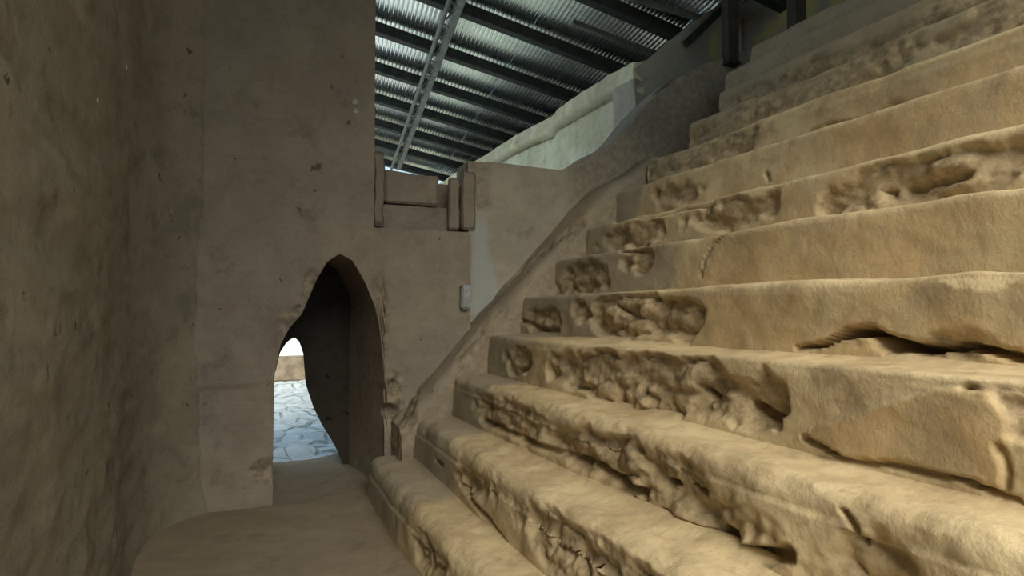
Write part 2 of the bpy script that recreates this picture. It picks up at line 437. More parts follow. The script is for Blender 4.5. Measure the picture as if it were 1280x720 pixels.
def prism_panel(name, x0, x1, y, thick, z0, ztop, mat, res=.03, **kw):
    """wall facing -Y whose top edge is the function ztop(x); has depth behind it"""
    nx = max(3, int((x1 - x0) / res)); xs = np.linspace(x0, x1, nx); zt = np.array([ztop(x) for x in xs])
    nz = max(3, int((zt.max() - z0) / res)); t = np.linspace(0, 1, nz)
    Pf = np.zeros((nx, nz, 3)); Pf[..., 0] = xs[:, None]; Pf[..., 1] = y; Pf[..., 2] = z0 + t[None] * (zt[:, None] - z0)
    parts = [rough_panel(Pf, (0, -1, 0), **kw)]
    nt = max(3, int(thick / res)); yy = np.linspace(0, thick, nt)
    edge = parts[0][0].reshape(nx, nz, 3)
    def extr(row):
        Q_ = np.repeat(row[:, None], nt, 1).copy(); Q_[..., 1] = row[:, None, 1] + (y + yy[None] - row[:, None, 1]) * (yy[None] / thick)
        pf = Q_.reshape(-1, 3); return Q_, pf
    kk = dict(kw); kk.pop('worn', None)
    for row, nr_ in ((edge[:, -1], (0, 0, 1)), (edge[0], (-1, 0, 0)), (edge[-1], (1, 0, 0))):
        Q_, pf = extr(row)
        d = .02 * fbm(pf, 4, 3, 5) * (Q_[..., 1].ravel() > y + .04)
        parts.append((pf + np.array(nr_) * d[:, None], gridquads(len(row), nt), np.tile([0, 0, 0, 1.0], (len(pf), 1))))
    v, q, a = join(parts)
    return v, q, a
def poly_fn(pts):
    xs = [p[0] for p in pts]; zs = [p[1] for p in pts]
    return lambda x: float(np.interp(x, xs, zs))

# ------------------------------------------------------------------ left wall
XL = -.67; YE = 5.75
ys = np.linspace(-3.0, YE + .1, 330); zs = np.linspace(-.1, 5.6, 220)
P = np.zeros((len(ys), len(zs), 3)); P[..., 1] = ys[:, None]; P[..., 2] = zs[None]
# the wall foot swells into the corridor and the corner with the end wall is hollow
P[..., 0] = XL + .10 * np.exp(-zs[None] / .35) + .10 * sstep(4.9, 3.6, ys[:, None]) * sstep(3.2, .5, zs[None]) - .03 + .42 * np.exp(-(YE - ys[:, None]).clip(0) / .28)
v, q, a = rough_panel(P, (1, 0, 0), .05, .020, 100, sc_=(1, .38, 1.0))
# torn cavity near the foot and a few pits
cav = [rp_ for rp_ in [((140, 676), .05, .07), ((150, 668), .035, .05), ((104, 581), .02, .03), ((160, 397), .022, .03), ((62, 400), .018, .03), ((10, 398), .02, .03), ((148, 505), .016, .03), ((85, 530), .018, .02)]]
for (px, py), r_, dep in cav:
    c = at_x(px, py, XL + .06)
    d = np.hypot((v[:, 1] - c.y) * .55, v[:, 2] - c.z) * (1 + .5 * fbm(v, 14, 2, 9))
    g = sstep(r_, r_ * .4, d); v[:, 0] -= dep * g; a[:, 0] = np.maximum(a[:, 0], g * .5)
me = mesh_np('wall_left', v, q, a); tag(link('wall_left', me, M['left']), 'rough brown earthen wall along the left side of the passage', None, None, 'structure')

# ------------------------------------------------------------------ end wall with the pointed opening
def ap(px, py): p = at_y(px, py, YE); return (p.x, p.z)
arch = [ap(*p) for p in ((343, 470), (350, 432), (362, 410), (377, 393), (388, 368), (397, 348), (409, 327), (425, 317), (441, 326), (456, 352), (469, 384), (476, 420), (481, 480))]
XJL, XJR = arch[0][0], arch[-1][0]
print('jambs', XJL, XJR, 'apex', max(z for x, z in arch))
ztop_low = ap(520, 287)[1]                       # top of the low right part of the end wall
XP = ap(468, 200)[0]                             # right edge of the tall pier
XR = ap(582, 300)[0]
print('ztop_low', ztop_low, 'XP', XP, 'XR', XR)
arch_f = poly_fn(arch)
res = .022
def wall_block(x0, x1, zlo, zhi, y, seed=200, nz=None, nx=None):
    nx = nx or max(3, int((x1 - x0) / res)); xs = np.linspace(x0, x1, nx)
    lo = np.array([zlo(x) if callable(zlo) else zlo for x in xs]); hi = np.array([zhi(x) if callable(zhi) else zhi for x in xs])
    nz = nz or max(3, int((hi - lo).max() / res)); t = np.linspace(0, 1, nz)
    P = np.zeros((nx, nz, 3)); P[..., 0] = xs[:, None]; P[..., 1] = y; P[..., 2] = lo[:, None] + t[None] * (hi - lo)[:, None]
    return P
def endworn(pf, mid):
    # broken edges beside the opening and at the foot of the right jamb
    def blob(px, py, rx, rz):
        c = at_y(px, py, YE); return 1 - np.hypot((pf[:, 0] - c.x) / rx, (pf[:, 2] - c.z) / rz)
    w = np.maximum(blob(365, 405, .16, .16), blob(392, 360, .12, .18))
    w = np.maximum(w, blob(490, 500, .14, .28)); w = np.maximum(w, blob(478, 400, .06, .45))
    w = np.maximum(w, blob(330, 590, .12, .12))
    return sstep(0, .3, w + mid * .3)
parts = []
zmid = ztop_low
TOPZ = 5.6
for P_ in (wall_block(XL - .15, XJL, -.1, zmid, YE), wall_block(XJL, XJR, arch_f, zmid, YE), wall_block(XJR, XR + .05, -.1, zmid, YE)):
    parts.append(rough_panel(P_, (0, -1, 0), .03, .011, 200, worn=endworn))
# slight relief line left of the opening (old masonry joint)
for v_, q_, a_ in parts:
    xj = at_y(329, 300, YE).x
    m_ = (v_[:, 2] > at_y(330, 480, YE).z) & (v_[:, 2] < at_y(330, 250, YE).z)
    v_[:, 1] -= np.where(m_, .02 * sstep(xj + .012, xj - .012, v_[:, 0] + .02 * fbm(v_, 3, 2, 3)), 0)
Pp = wall_block(XL - .15, XP, zmid, TOPZ, YE - .0)
pv, pq, pa = rough_panel(Pp, (0, -1, 0), .03, .011, 200)
xj = at_y(329, 300, YE).x
parts.append((pv, pq, pa))
# right side of the tall pier, going back
edge = pv.reshape(Pp.shape)[-1]
nt = 24; yy = np.linspace(0, .9, nt)
Q_ = np.repeat(edge[:, None], nt, 1).copy(); Q_[..., 1] += yy[None]
pf = Q_.reshape(-1, 3); d_ = .02 * fbm(pf, 4, 3, 5) * (yy[None].repeat(len(edge), 0).ravel() > .03)
parts.append((pf + np.array([1, 0, 0]) * d_[:, None], gridquads(len(edge), nt), np.tile([0, 0, 0, 1.0], (len(pf), 1))))
# ledge on the low part
low_edge = parts[2][0].reshape(-1, wall_block(XJR, XR + .05, -.1, zmid, YE).shape[1], 3)[:, -1]
nt = 14; yy = np.linspace(0, .35, nt); Q_ = np.repeat(low_edge[:, None], nt, 1).copy(); Q_[..., 1] += yy[None]
parts.append((Q_.reshape(-1, 3), gridquads(len(low_edge), nt), np.tile([0, 0, 0, 1.0], (Q_.shape[0] * nt, 1))))
# the opening's side faces and vault, running back and narrowing to the right
YB = 6.85
cols = [(XJL, -.1), (XJL, .4), (XJL, .8)] + arch + [(XJR + .02, .9), (XJR + .03, .4), (XJR + .03, -.1)]
dense = []
for (x0, z0), (x1, z1) in zip(cols, cols[1:]):
    k = max(2, int(math.hypot(x1 - x0, z1 - z0) / .03))
    for j in range(k): dense.append((x0 + (x1 - x0) * j / k, z0 + (z1 - z0) * j / k))
dense.append(cols[-1]); dense = np.array(dense)
nt = 34; P = np.zeros((len(dense), nt, 3)); tt = np.linspace(0, 1, nt)
cx = .72
right = sstep(cx, cx + .25, dense[:, 0])
XBR = at_y(437, 450, YB).x
P[..., 0] = dense[:, 0:1] * (1 - tt[None]) + np.minimum(dense[:, 0:1], XBR) * tt[None]
P[..., 1] = YE + tt[None] * (YB - YE)
P[..., 2] = dense[:, 1:2] - tt[None] * .0
pf = P.reshape(-1, 3); d_ = .012 * fbm(pf, 5, 4, 77); ctr = np.array([cx, 0, 1.0]); nn = pf - ctr; nn[:, 1] = 0; nn /= np.linalg.norm(nn, axis=1, keepdims=True) + 1e-9
tflat = np.repeat(tt[None], len(dense), 0).ravel()
pf = pf + nn * (d_ * sstep(0, .1, tflat))[:, None]
parts.append((pf, gridquads(len(dense), nt), np.tile([.25, 0, 0, 1.0], (len(pf), 1))))
v, q, a = join(parts)
# pits
for (px, py), r_, dep in [(((376, 160)), .02, .03), ((488, 515), .09, .14), ((492, 480), .05, .08), ((558, 352), .012, .03), ((566, 366), .014, .04), ((428, 68), .03, .03), ((340, 575), .03, .03), ((328, 587), .03, .03), ((302, 612), .025, .025)]:
    c = at_y(px, py, YE); d = np.hypot(v[:, 0] - c.x, v[:, 2] - c.z) + 9 * (v[:, 1] > YE + .1); g = sstep(r_, r_ * .4, d); v[:, 1] += dep * g; a[:, 0] = np.maximum(a[:, 0], g * .6)
me = mesh_np('wall_end', v, q, a)
tag(link('wall_end', me, M['pier']), 'tall brown earthen wall ahead, pierced by a narrow pointed opening', None, None, 'structure')

# inner wall of the passage with the low way out
def bp(px, py): p = at_y(px, py, YB); return (p.x, p.z)
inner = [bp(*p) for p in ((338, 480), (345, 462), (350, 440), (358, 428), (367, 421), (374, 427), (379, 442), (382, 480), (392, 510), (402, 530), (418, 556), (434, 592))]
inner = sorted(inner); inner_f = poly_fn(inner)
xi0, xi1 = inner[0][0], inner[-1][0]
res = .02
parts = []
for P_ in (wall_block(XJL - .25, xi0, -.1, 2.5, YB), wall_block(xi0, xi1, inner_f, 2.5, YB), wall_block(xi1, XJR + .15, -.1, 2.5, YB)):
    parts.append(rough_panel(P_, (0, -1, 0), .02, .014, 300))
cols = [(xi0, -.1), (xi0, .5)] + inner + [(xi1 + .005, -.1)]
dense = []
for (x0, z0), (x1, z1) in zip(cols, cols[1:]):
    k = max(2, int(math.hypot(x1 - x0, z1 - z0) / .03))
    for j in range(k): dense.append((x0 + (x1 - x0) * j / k, z0 + (z1 - z0) * j / k))
dense.append(cols[-1]); dense = np.array(dense); nt = 20; tt = np.linspace(0, 1, nt)
P = np.zeros((len(dense), nt, 3)); P[..., 0] = dense[:, 0:1] + tt[None] * .10 * sstep(.3, .6, dense[:, 0:1]); P[..., 1] = YB + tt[None] * .5; P[..., 2] = dense[:, 1:2]
pf = P.reshape(-1, 3); nn = pf - np.array([.5, 0, .5]); nn[:, 1] = 0; nn /= np.linalg.norm(nn, axis=1, keepdims=True)
tflat = np.repeat(tt[None], len(dense), 0).ravel()
pf = pf + nn * (.02 * fbm(pf, 7, 4, 33) * sstep(0, .1, tflat))[:, None]
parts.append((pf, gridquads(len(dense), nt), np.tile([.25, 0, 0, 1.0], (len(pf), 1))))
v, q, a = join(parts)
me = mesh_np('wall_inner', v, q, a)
tag(link('wall_inner', me, M['passage_shade']), 'inner passage wall, deep shade in its colour, with a low pointed way out', None, None, 'structure')
# solid masonry filling between the two faces (keeps the passage dark) -- back of the block
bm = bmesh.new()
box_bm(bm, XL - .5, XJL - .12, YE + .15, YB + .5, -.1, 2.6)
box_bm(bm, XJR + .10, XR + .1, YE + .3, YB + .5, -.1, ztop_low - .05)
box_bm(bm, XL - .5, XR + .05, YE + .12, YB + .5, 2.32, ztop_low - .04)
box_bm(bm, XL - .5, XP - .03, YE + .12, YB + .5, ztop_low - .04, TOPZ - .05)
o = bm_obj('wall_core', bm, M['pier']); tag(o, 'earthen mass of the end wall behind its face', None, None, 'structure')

# recessed band and row of dark blocks above the low part of the end wall
zb0 = at_y(520, 257, YE + .22).z; zb1 = at_y(520, 217, YE + .16).z
v, q, a = prism_panel('p', XP - .05, XR + .1, YE + .40, .3, ztop_low - .15, lambda x: zb1 - .03, M['butt'], res=.02, amp_low=.01, amp_mid=.006, seed=420)
o = link('wall_recess', mesh_np('wall_recess', v, q, a), M['pier']); tag(o, 'dark back of the gap behind the stone blocks', None, None, 'structure')
v, q, a = prism_panel('p', XP - .05, XR - .03, YE + .20, .5, ztop_low - .15, lambda x: zb0 - .01, M['butt'], res=.02, amp_low=.01, amp_mid=.004, seed=410)
o = link('wall_recess', mesh_np('wall_recess', v, q, a), M['pier']); tag(o, 'smooth grey recessed band above the low part of the end wall', None, None, 'structure')
bx = [(at_y(481, 235, YE + .14).x, at_y(549, 235, YE + .14).x, zb1), (at_y(563, 235, YE + .1).x, at_y(576, 235, YE + .1).x, zb1 - .02), (at_y(579, 235, YE + .1).x, at_y(596, 235, YE + .1).x, zb1 + .06), (XP + .03, at_y(480, 235, YE + .14).x, at_y(476, 192, YE + .14).z)]
labs = ['long dark rectangular stone block on the end wall below the roof opening', 'narrow upright stone block just right of the small dark hole', 'taller dark stone block against the plastered buttress', 'upright brown block wedged against the tall pier, topmost of the row']
for (x0, x1, zt), lb in zip(bx, labs):
    bm = bmesh.new(); z0 = zb0 if x1 - x0 > .3 else ztop_low + .03
    box_bm(bm, x0, x1, YE + (.15 if z0 == zb0 else .125), YE + (.38 if z0 == zb0 else .185), z0 + .004, zt)
    bmesh.ops.subdivide_edges(bm, edges=bm.edges[:], cuts=12, use_grid_fill=True)
    bx_c = [e_ for e_ in bm.edges if len(e_.link_faces) == 2 and e_.calc_face_angle() > 1]
    bmesh.ops.bevel(bm, geom=bx_c, offset=.014, segments=2, affect='EDGES')
    co = np.array([v_.co[:] for v_ in bm.verts]); d1 = fbm(co, 4, 4, 7); d2 = fbm(co, 4, 4, 8); d3 = fbm(co, 3, 4, 9)
    for k, v_ in enumerate(bm.verts): v_.co += Vector((d1[k] * .03, d2[k] * .03, d3[k] * .035))
    tag(bm_obj('stone_block', bm, M['pier'], None, True), lb, 'stone block', 'blocks on the end wall')

# ------------------------------------------------------------------ buttress (plastered mass right of the end wall, behind the balustrade)
YW = YE + .12
def wp(px, py): p = at_y(px, py, YW); return (p.x, p.z)
top = poly_fn([wp(*p) for p in ((589, 200), (600, 200), (640, 205), (700, 213), (722, 205), (745, 190), (768, 178), (785, 160), (800, 140), (820, 120), (850, 95), (880, 80), (912, 70), (960, 50))])
xa, xb = wp(588, 200)[0], wp(960, 50)[0]
def wt(x): return top(x)
v, q, a = prism_panel('b', xa, xb, YW, .42, 0, wt, M['butt'], res=.028, amp_low=.03, amp_mid=.006, seed=500)
# pale bluish rough strip down its left edge, notch and facets
c0 = wp(592, 300)[0]; c1 = wp(612, 300)[0]
zt_ = wp(600, 262)[1]; fr = v[:, 1] < YW + .12
sn_ = .10 * fbm(v, 2.5, 5, 66)
c1v = c0 + .06 + .17 * np.clip((zt_ + .1 - v[:, 2]) / .9, 0, 1) + sn_
strip = sstep(c0 - .02, c0 + .03, v[:, 0]) * sstep(c1v + .05, c1v, v[:, 0]) * sstep(zt_ + .12, zt_ - .2, v[:, 2] + sn_)
a[:, 1] = np.maximum(a[:, 1], strip * fr)
a[:, 0] = np.maximum(a[:, 0], fr * sstep(wp(700, 240)[0], wp(725, 240)[0], v[:, 0] + .1 * fbm(v, 2, 3, 4)) * .55)
hollow = sstep(zt_ - .05, zt_ + .05, v[:, 2]) * sstep(wp(618, 240)[0], wp(604, 240)[0], v[:, 0])
v[:, 1] += .06 * hollow * fr; a[:, 0] = np.maximum(a[:, 0], hollow * fr * .6)
# corner facet from which the surface leans back to the left
v[:, 1] += fr * .05 * sstep(wp(626, 300)[0], wp(600, 300)[0], v[:, 0]) * sstep(zt_ + .1, zt_ - .1, v[:, 2])
# slanting slot in the upper part
slot = seg_dist(v[:, 0], v[:, 2], [wp(800, 123), wp(820, 114), wp(848, 98)])
g = sstep(.055, .02, slot) * fr; v[:, 1] += .16 * g; a[:, 0] = np.maximum(a[:, 0], g)
o = link('wall_buttress', mesh_np('wall_buttress', v, q, a), M['butt']); tag(o, 'plastered grey-buff wall rising behind the sloping balustrade', None, None, 'structure')

# ------------------------------------------------------------------ sloping balustrade at the far end of the stairs
ax = np.linspace(1.27, 3.95, 150)
def nose(x): return (x - 1.05) / .34 * .35 + .35
ay = np.linspace(5.40, YW + .03, 30)
P = np.zeros((len(ax), len(ay), 3)); P[..., 0] = ax[:, None]; P[..., 1] = ay[None]
hz = nose(ax) + .05 + .05 * (ax - 1.05)
P[..., 2] = hz[:, None]
fade = sstep(3.95, 3.2, ax)[:, None]
P[..., 2] += -.28 * (1 - fade)
# rounded near edge
P[..., 2] -= .10 * np.exp(-(ay[None] - 5.40) / .05)
n_ = np.array([-.72, 0, .70])
pf = P.reshape(-1, 3); W = sstep(.1, .4, fbm(pf, 2.6, 3, 606) - .15 + .5 * sstep(1.9, 1.1, pf[:, 0]))
f1, f2, cid = worley(pf, 8, 607)
D = .03 * fbm(pf, 2, 3, 601) + .010 * fbm(pf, 8, 4, 602) + W * (-.02 + .03 * (np.clip(f2 - f1, 0, .35) / .35 - .6))
pf = pf + n_ * D[:, None]; top_ = pf.reshape(P.shape)
col = np.stack([W * .8, 0 * W, 0 * W, 0 * W + 1], 1)
parts = [(pf, gridquads(len(ax), len(ay)), col)]
near = top_[:, 0]; K = 22; kk = np.linspace(0, 1, K)
S = np.repeat(near[:, None], K, 1).copy(); S[..., 2] = near[:, None, 2] + kk[None] * (-.6); S[..., 1] += -.05 * kk[None]
S[..., 2] = np.maximum(S[..., 2], -.1)
ps = S.reshape(-1, 3); ps[:, 1] += .02 * fbm(ps, 6, 4, 610) * sstep(0, .2, np.repeat(kk[None], len(ax), 0).ravel())
parts.append((ps, gridquads(len(ax), K), np.tile([.5, 0, 0, 1.0], (len(ps), 1))))
low = top_[0]; S = np.repeat(low[:, None], K, 1).copy(); S[..., 2] = low[:, None, 2] * (1 - kk[None]) - .1 * kk[None]; S[..., 0] -= .05 * kk[None]
ps = S.reshape(-1, 3); ps[:, 0] += .03 * fbm(ps, 6, 4, 611) * sstep(0, .2, np.repeat(kk[None], len(ay), 0).ravel())
parts.append((ps, gridquads(len(ay), K), np.tile([.8, 0, 0, 1.0], (len(ps), 1))))
v, q, a = join(parts)
v = v - np.array([X[1], 0, 0])
o = link('balustrade', mesh_np('balustrade', v, q, a), M['ramp'], stairs)
o['label'] = 'grey-brown earthen balustrade sloping up along the far end of the steps'

# ------------------------------------------------------------------ floor
fx = np.linspace(-1.0, 1.35, 110); fy = np.linspace(-3.0, YB + .55, 320)
P = np.zeros((len(fx), len(fy), 3)); P[..., 0] = fx[:, None]; P[..., 1] = fy[None]
pf = P.reshape(-1, 3)
P[..., 2] = (.02 * fbm(pf, 1.3, 3, 700) + .006 * fbm(pf, 7, 4, 701)).reshape(P.shape[:2]) + .05 * np.exp(-(P[..., 0] + .75).clip(0) / .12) + .04 * np.exp(-(1.0 - P[..., 0]).clip(0) / .10)
v = P.reshape(-1, 3)
o = link('floor', mesh_np('floor', v, gridquads(len(fx), len(fy)), np.tile([0, 0, 0, 1.0], (len(v), 1))), M['floor'])
tag(o, 'trodden brown earth floor of the passage', None, None, 'structure')

# unseen mound hillside right of the pale wall, added to darken roof reflections
hx = np.linspace(5.1, 40, 90); hy = np.linspace(7.3, 60, 120)
P = np.zeros((len(hx), len(hy), 3)); P[..., 0] = hx[:, None]; P[..., 1] = hy[None]; pf = P.reshape(-1, 3)
P[..., 2] = 4.0 + 9 * sstep(9.5, 22, hx)[:, None] * sstep(60, 30, hy)[None] + .25 * fbm(pf, .5, 4, 750).reshape(P.shape[:2])
P[0, :, 2] = -.1; P[:, 0, 2] = -.1; P[:, -1, 2] = -.1
v = P.reshape(-1, 3)
o = link('floor_added_hillside', mesh_np('floor_added_hillside', v, gridquads(len(hx), len(hy))), M['grassy'])
tag(o, 'unseen dark hillside beyond the pale wall, added to darken the roof reflections', None, None, 'structure')
# open ground all round the ruin
bm = bmesh.new(); nn_ = 40
for i in range(nn_):
    for j in range(nn_):
        x0 = -60 + 120 * i / nn_; y0_ = -40 + 130 * j / nn_
        box_v = [bm.verts.new((x0 + a_ * 120 / nn_, y0_ + b_ * 130 / nn_, -.14)) for a_, b_ in ((0, 0), (1, 0), (1, 1), (0, 1))]
        bm.faces.new(box_v)
bmesh.ops.remove_doubles(bm, verts=bm.verts, dist=.001)
tag(bm_obj('floor_ground', bm, M['grassy']), 'earth ground around the ruin', None, None, 'structure')
# ground beyond the opening
gx = np.linspace(-9, 12, 160); gy = np.linspace(YB + .45, 24, 220)
P = np.zeros((len(gx), len(gy), 3)); P[..., 0] = gx[:, None]; P[..., 1] = gy[None]; pf = P.reshape(-1, 3)
f1, f2, cid = worley(pf * np.array([1, .8, 1]), 2.0, 720)
P[..., 2] = (.03 * fbm(pf, 1, 3, 710) + .05 * (np.clip(f2 - f1, 0, .25) / .25 - 1) + .03 * cid).reshape(P.shape[:2]) - .01
v = P.reshape(-1, 3)
o = link('floor_outer', mesh_np('floor_outer', v, gridquads(len(gx), len(gy)), np.tile([0, 0, 0, 1.0], (len(v), 1))), M['cobble'])
tag(o, 'pale blue-grey stone paving seen through the opening', None, None, 'structure')
bm = bmesh.new(); kd = 16.6
k0 = at_y(340, 461, kd); k1 = at_y(400, 445, kd)
box_bm(bm, -1.5, 4.4, kd, kd + .5, -.05, k1.z); bmesh.ops.bevel(bm, geom=bm.edges[:], offset=.03, segments=2, affect='EDGES')
tag(bm_obj('kerb', bm, M['kerb']), 'low brown kerb wall across the paving beyond the opening', 'kerb')
bm = bmesh.new(); box_bm(bm, -6, 9, 23.2, 23.8, -.05, .75); bmesh.ops.bevel(bm, geom=bm.edges[:], offset=.03, segments=2, affect='EDGES')
tag(bm_obj('garden_wall', bm, M['pale']), 'low white wall behind the brown kerb, seen through the opening', 'wall')

# ------------------------------------------------------------------ cream wall beyond, running away under the roof
XC = 4.5
pts = [(at_x(797, 78, XC)), (at_x(745, 108, XC)), (at_x(700, 137, XC)), (at_x(692, 147, XC)), (at_x(650, 168, XC)), (at_x(608, 195, XC)), (at_x(588, 207, XC)), (at_x(570, 218, XC))]
print('cream', [(round(p.y, 2), round(p.z, 2)) for p in pts])
topc = poly_fn(sorted((p.y, p.z) for p in pts))
y0, y1 = pts[0].y, 19.0
ny = 300; yy = np.linspace(y0, y1, ny); nzc = 120; t = np.linspace(0, 1, nzc)
P = np.zeros((ny, nzc, 3)); P[..., 0] = XC; P[..., 1] = yy[:, None]; zt = np.array([topc(y) for y in yy]); P[..., 2] = t[None] * zt[:, None]
pf = P.reshape(-1, 3); out, q, a = rough_panel(P, (-1, 0, 0), .04, .012, 800)
# undercut line beneath the coping
cap0 = np.repeat((zt - .26)[:, None], nzc, 1).ravel(); dz_ = out[:, 2] - cap0 + .03 * fbm(pf, 1.5, 3, 4)
g = sstep(.045, .03, np.abs(dz_)) ; out[:, 0] += .2 * g - .06 * (dz_ > 0)
a[:, 0] = g * .9; a[:, 1] = sstep(.1, .5, fbm(pf * np.array([1, 1, .15]), 1.5, 4, 9)) * .3
grid = out.reshape(P.shape); parts = [(out, q, a)]
nt = 12; tt = np.linspace(0, .5, nt); Q_ = np.repeat(grid[:, -1][:, None], nt, 1).copy(); Q_[..., 0] += tt[None]
parts.append((Q_.reshape(-1, 3), gridquads(ny, nt), np.tile([0, 0, 0, 1.0], (ny * nt, 1))))
Q_ = np.repeat(grid[0][:, None], nt, 1).copy(); Q_[..., 0] += tt[None]
parts.append((Q_.reshape(-1, 3), gridquads(nzc, nt), np.tile([0, 0, 0, 1.0], (nzc * nt, 1))))
v, q, a = join(parts)
o = link('wall_far', mesh_np('wall_far', v, q, a), M['cream']); tag(o, 'pale cream plastered wall with a cracked coping, running away under the roof', None, None, 'structure')

# ------------------------------------------------------------------ upper wall behind the posts
YU = pts[0].y
def up(px, py): p = at_y(px, py, YU); return (p.x, p.z)
topu = poly_fn([up(*p) for p in ((790, 80), (800, 77), (815, 74), (830, 62), (850, 46), (868, 30), (886, 15), (906, -2), (925, -20))])
v, q, a = prism_panel('u', up(793, 80)[0], up(925, 0)[0], YU, .5, 1.5, topu, M['upper'], res=.04, amp_low=.06, amp_mid=.012, seed=900)
def lich(pv, cx_, cz_, rx, rz): return sstep(0, .35, 1 - np.hypot((pv[:, 0] - cx_) / rx, (pv[:, 2] - cz_) / rz) + .4 * fbm(pv, 3, 3, 44))
c = up(893, 55); a[:, 1] = lich(v, c[0], c[1], .10, .30)
sl = seg_dist(v[:, 0], v[:, 2], [up(800, 123), up(848, 98)])
o = link('wall_upper', mesh_np('wall_upper', v, q, a), M['upper']); tag(o, 'dim grey-brown wall at the head of the stairs with yellowish stains', None, None, 'structure')
XU = up(925, 0)[0]
yy = np.linspace(-1, YU + .1, 160); zz = np.linspace(4.2, 9.0, 90)
P = np.zeros((len(yy), len(zz), 3)); P[..., 0] = XU; P[..., 1] = yy[:, None]; P[..., 2] = zz[None]
v, q, a = rough_panel(P, (-1, 0, 0), .08, .014, 950)
for px, py, ry, rz in ((962, 35, .16, .14), (975, 22, .14, .16), (950, 45, .14, .08), (1012, 12, .14, .4), (1045, 5, .12, .2)):
    c = at_x(px, py, XU); g = sstep(0, .35, 1 - np.hypot((v[:, 1] - c.y) / ry, (v[:, 2] - c.z) / rz) + .35 * fbm(v, 3, 3, 44)); a[:, 1] = np.maximum(a[:, 1], g)
o = link('wall_right', mesh_np('wall_right', v, q, a), M['upper']); tag(o, 'dim wall behind the top landing with yellow patches', None, None, 'structure')

# earth mass under the top landing (keeps daylight from the back of the steps)
bm = bmesh.new(); box_bm(bm, X[NST] + .3, XU + .6, -1.6, YU + .1, 0, Z[NST] - .12)
tag(bm_obj('floor_upper', bm, M['upper']), 'earth mass beneath the top landing', None, None, 'structure')

# ------------------------------------------------------------------ roof
dA = ray(420, 430).normalized(); dB = ray(2323, 685).normalized()
nR = dA.cross(dB).normalized()
if nR.z < 0: nR = -nR
KD = 4000.0
p0 = Vector((0, 0, EYE)) + ray(474, 28) * (KD / (430 - 28))       # point on the roof plane
def on_roof(px, py):
    d = ray(px, py); o_ = Vector((0, 0, EYE)); t = (p0 - o_).dot(nR) / d.dot(nR); return o_ + d * t
dA = (dA - nR * dA.dot(nR)).normalized(); dBp = (dB - nR * dB.dot(nR)); 
print('roof n', nR, 'p0', p0, 'A', dA, 'B', dB, 'angle', math.degrees(dA.angle(dB)))
for p in ((474, 28), (474, 193), (600, 190), (700, 20), (880, 5), (640, 0)): print('roof', p, on_roof(*p))
def rp_ab(p):   # coordinates along corrugation / purlin direction
    d = p - p0; # solve d = a dA + b dB
    c = dA.dot(dB); x = d.dot(dA); y = d.dot(dB); b = (y - c * x) / (1 - c * c); return (x - c * b, b)
for p in ((474, 28), (474, 78), (474, 112), (474, 145), (474, 171), (474, 193), (500, 218), (720, 115), (880, 5), (700, 20)): print('ab', p, [round(k, 2) for k in rp_ab(on_roof(*p))])
def RW(a_, b_, h=0): return p0 + dA * a_ + dB * b_ + nR * h
roof = empty('metal_roof', tuple(p0)); tag(roof, 'corrugated metal shelter roof on dark steel purlins high above the ruin', 'roof')
inv = Matrix.Translation(-p0)
a0 = rp_ab(on_roof(474, 28))[0]
SP = abs(rp_ab(on_roof(474, 78))[0] - a0)
aE = rp_ab(on_roof(474, 193))[0]
print('purlin spacing', SP, 'aE', aE)
A0, A1 = -11.5, 7.4
BL, AL = -5.76, -4.2
B0, B1 = -.81, 7.1
period = .99 / 14; amp = .026; W_ = .99
for s in range(-5, int((B1 - B0) / W_)):
    b0 = B0 + s * W_; aa1 = AL if s < 0 else A1
    prof = []
    for w_ in range(14):
        for off_, hh in ((0, 0), (.010, 0), (.035, .033), (.045, .033)):
            prof.append((b0 + w_ * period + off_, hh))
    prof.append((b0 + 14 * period, 0)); prof.append((b0 + 14 * period + .012, 0))
    as_ = np.linspace(A0, aa1, 6); vv = np.zeros((len(as_), len(prof), 3))
    for i, a_ in enumerate(as_):
        for j, (b_, hh) in enumerate(prof):
            vv[i, j] = RW(a_, b_, hh + .004 * (s % 2))[:]
    o = link('roof_sheet', mesh_np('roof_sheet', vv.reshape(-1, 3) - np.array(p0[:]), gridquads(len(as_), len(prof)), smooth=False), M['sheet'], roof)
k = -8
while a0 + k * SP < A1:
    a_ = a0 + k * SP; h = -.11
    pa_, pb_ = RW(a_, BL if a_ < AL else B0, h) - p0, RW(a_, B1, h) - p0
    beam('purlin', pa_, pb_, .16, .17, M['steel'], roof, up=nR); k += 1
# truss: two chords below the purlins, running down the slope, with webbing
def chord(px0, py0, px1, py1, drop):
    q0 = p0 - nR * drop
    def hit(px, py):
        d = ray(px, py); o_ = Vector((0, 0, EYE)); return o_ + d * ((q0 - o_).dot(nR) / d.dot(nR))
    return hit(px0, py0), hit(px1, py1)
c0, c1 = chord(578, -4, 499, 208, .30); d0, d1 = chord(562, 0, 489, 212, .55)
ext = (c0 - c1) * .5
beam('rafter', c0 + ext - p0, c1 - p0, .10, .16, M['truss'], roof, up=nR)
ext2 = (d0 - d1) * .5
tube('truss_chord', [d0 + ext2 - p0, d1 - p0], .032, M['truss'], roof)
L = 14
for k in range(L):
    t0 = k / L; t1 = (k + .5) / L; t2 = (k + 1) / L
    tube('truss_web', [d0.lerp(d1, t0) - p0, c0.lerp(c1, t1) - p0], .012, M['truss'], roof, 6)
    tube('truss_web', [c0.lerp(c1, t1) - p0, d0.lerp(d1, t2) - p0], .012, M['truss'], roof, 6)
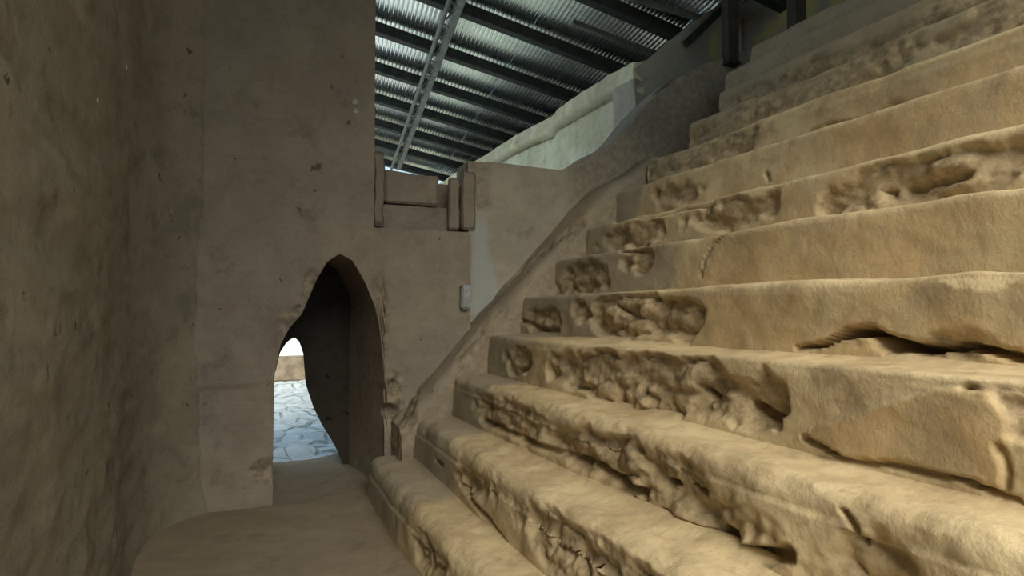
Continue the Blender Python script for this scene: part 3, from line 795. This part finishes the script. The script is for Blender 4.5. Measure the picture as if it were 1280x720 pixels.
# lighter tie bars near the head of the stairs
e0, e1 = chord(785, -3, 880, 24, .12)
beam('tie_bar', e0 - p0, e1 - p0, .08, .06, M['truss'], roof, up=nR)
e0, e1 = chord(715, 28, 822, 69, .30)
beam('tie_bar', e0 - p0, e1 - p0, .08, .07, M['truss'], roof, up=nR)

# ------------------------------------------------------------------ posts on the landing
def post(px, pyb, Xp, w, lab):
    b = at_x(px, pyb, Xp)
    zt = b.z + 3.4
    r = empty('roof_post', (b.x, b.y, Z[NST])); tag(r, lab, 'post', 'posts on the top landing')
    bm = bmesh.new(); box_bm(bm, -w / 2, w / 2, -w / 2, w / 2, -.02, zt - Z[NST]); bmesh.ops.bevel(bm, geom=bm.edges[:], offset=.015, segments=2, affect='EDGES')
    bm_obj('shaft', bm, M['post'], r)
    bm = bmesh.new(); box_bm(bm, -w * .58, w * .58, -w * .58, w * .58, -.03, .012); bmesh.ops.bevel(bm, geom=bm.edges[:], offset=.006, segments=1, affect='EDGES')
    bm_obj('base_plate', bm, M['steel'], r)
    return b
b1 = post(913, 74, 5.28, .15, 'dark square post rising from the landing, left one, beside the slanting bar')
b2 = post(996, 34, 5.42, .15, 'dark square post rising from the landing, right one, nearer the top edge of the photo')
s0 = at_y(857, 55, YU - .12); s1 = at_y(906, 8, YU - .12)
tag(beam('brace_bar', s0, s1 + (s1 - s0) * .3, .06, .09, M['steel'], None), 'black slanting steel bar against the upper wall under the roof edge', 'bar')

# ------------------------------------------------------------------ small things
def dab(px, py, Y, r_, lab):
    c = at_y(px, py, Y) if Y else at_x(px, py, XL + .05)
    bm = bmesh.new(); bmesh.ops.create_icosphere(bm, subdivisions=3, radius=r_)
    for v_ in bm.verts:
        v_.co *= 1 + .12 * math.sin(v_.co.x * 120 + v_.co.z * 90)
        if Y: v_.co.y *= .35
        else: v_.co.x *= .3
    o = bm_obj('plaster_dab', bm, M['chalk'], None, True); o.location = c; tag(o, lab, 'dab', 'pale dabs on the walls')
dab(444, 128, YE - .012, .030, 'pale round dab high on the pier, the one nearest the roof opening')
dab(445, 139, YE - .012, .026, 'pale round dab on the pier, directly under the one nearest the roof opening')
dab(158, 84, None, .013, 'small pale dab at the top left, high on the dark wall')
dab(122, 126, None, .013, 'small pale dab at the far left, lowest of the pale dabs')
c = at_y(577, 372, YW - .05)  # added block in place of a patch of bluish light from beyond
bm = bmesh.new(); box_bm(bm, -.045, .045, -.04, .04, -.11, .12); bmesh.ops.bevel(bm, geom=bm.edges[:], offset=.014, segments=2, affect='EDGES')
o = bm_obj('light_patch_block', bm, M['bluegrey'], None); o.location = (c.x, YE - .035, c.z); tag(o, 'small blue-grey block standing in for bluish light on the wall foot beside the sloping balustrade', 'box')

# ------------------------------------------------------------------ light
w = bpy.data.worlds.new('world'); sc.world = w; w.use_nodes = True; t = w.node_tree; t.nodes.clear()
out = t.nodes.new('ShaderNodeOutputWorld'); bg = t.nodes.new('ShaderNodeBackground')
tc = t.nodes.new('ShaderNodeTexCoord'); sp = t.nodes.new('ShaderNodeSeparateXYZ'); mr = t.nodes.new('ShaderNodeMapRange')
cr = t.nodes.new('ShaderNodeMix'); cr.data_type = 'RGBA'
t.links.new(tc.outputs['Generated'], sp.inputs[0]); t.links.new(sp.outputs[2], mr.inputs[0]); mr.inputs[1].default_value = -.05; mr.inputs[2].default_value = .6
t.links.new(mr.outputs[0], cr.inputs[0]); cr.inputs[6].default_value = (.62, .84, .90, 1); cr.inputs[7].default_value = (.55, .76, .95, 1)
t.links.new(cr.outputs[2], bg.inputs[0]); bg.inputs[1].default_value = 1.0; t.links.new(bg.outputs[0], out.inputs[0])
def sun(name, frm, energy, angle, col):
    l = bpy.data.lights.new(name, 'SUN'); l.energy = energy; l.angle = R(angle); l.color = col
    o = bpy.data.objects.new(name, l); C.objects.link(o); o.rotation_euler = Vector(frm).to_track_quat('Z', 'Y').to_euler(); o.location = (0, 0, 12)
sun('sun', (-.25, -1.0, .95), 5.3, 50, (1.0, .89, .68))

vs = sc.view_settings; vs.view_transform = 'Standard'; vs.look = 'None'; vs.gamma = 1; vs.use_curve_mapping = False; vs.exposure = .1
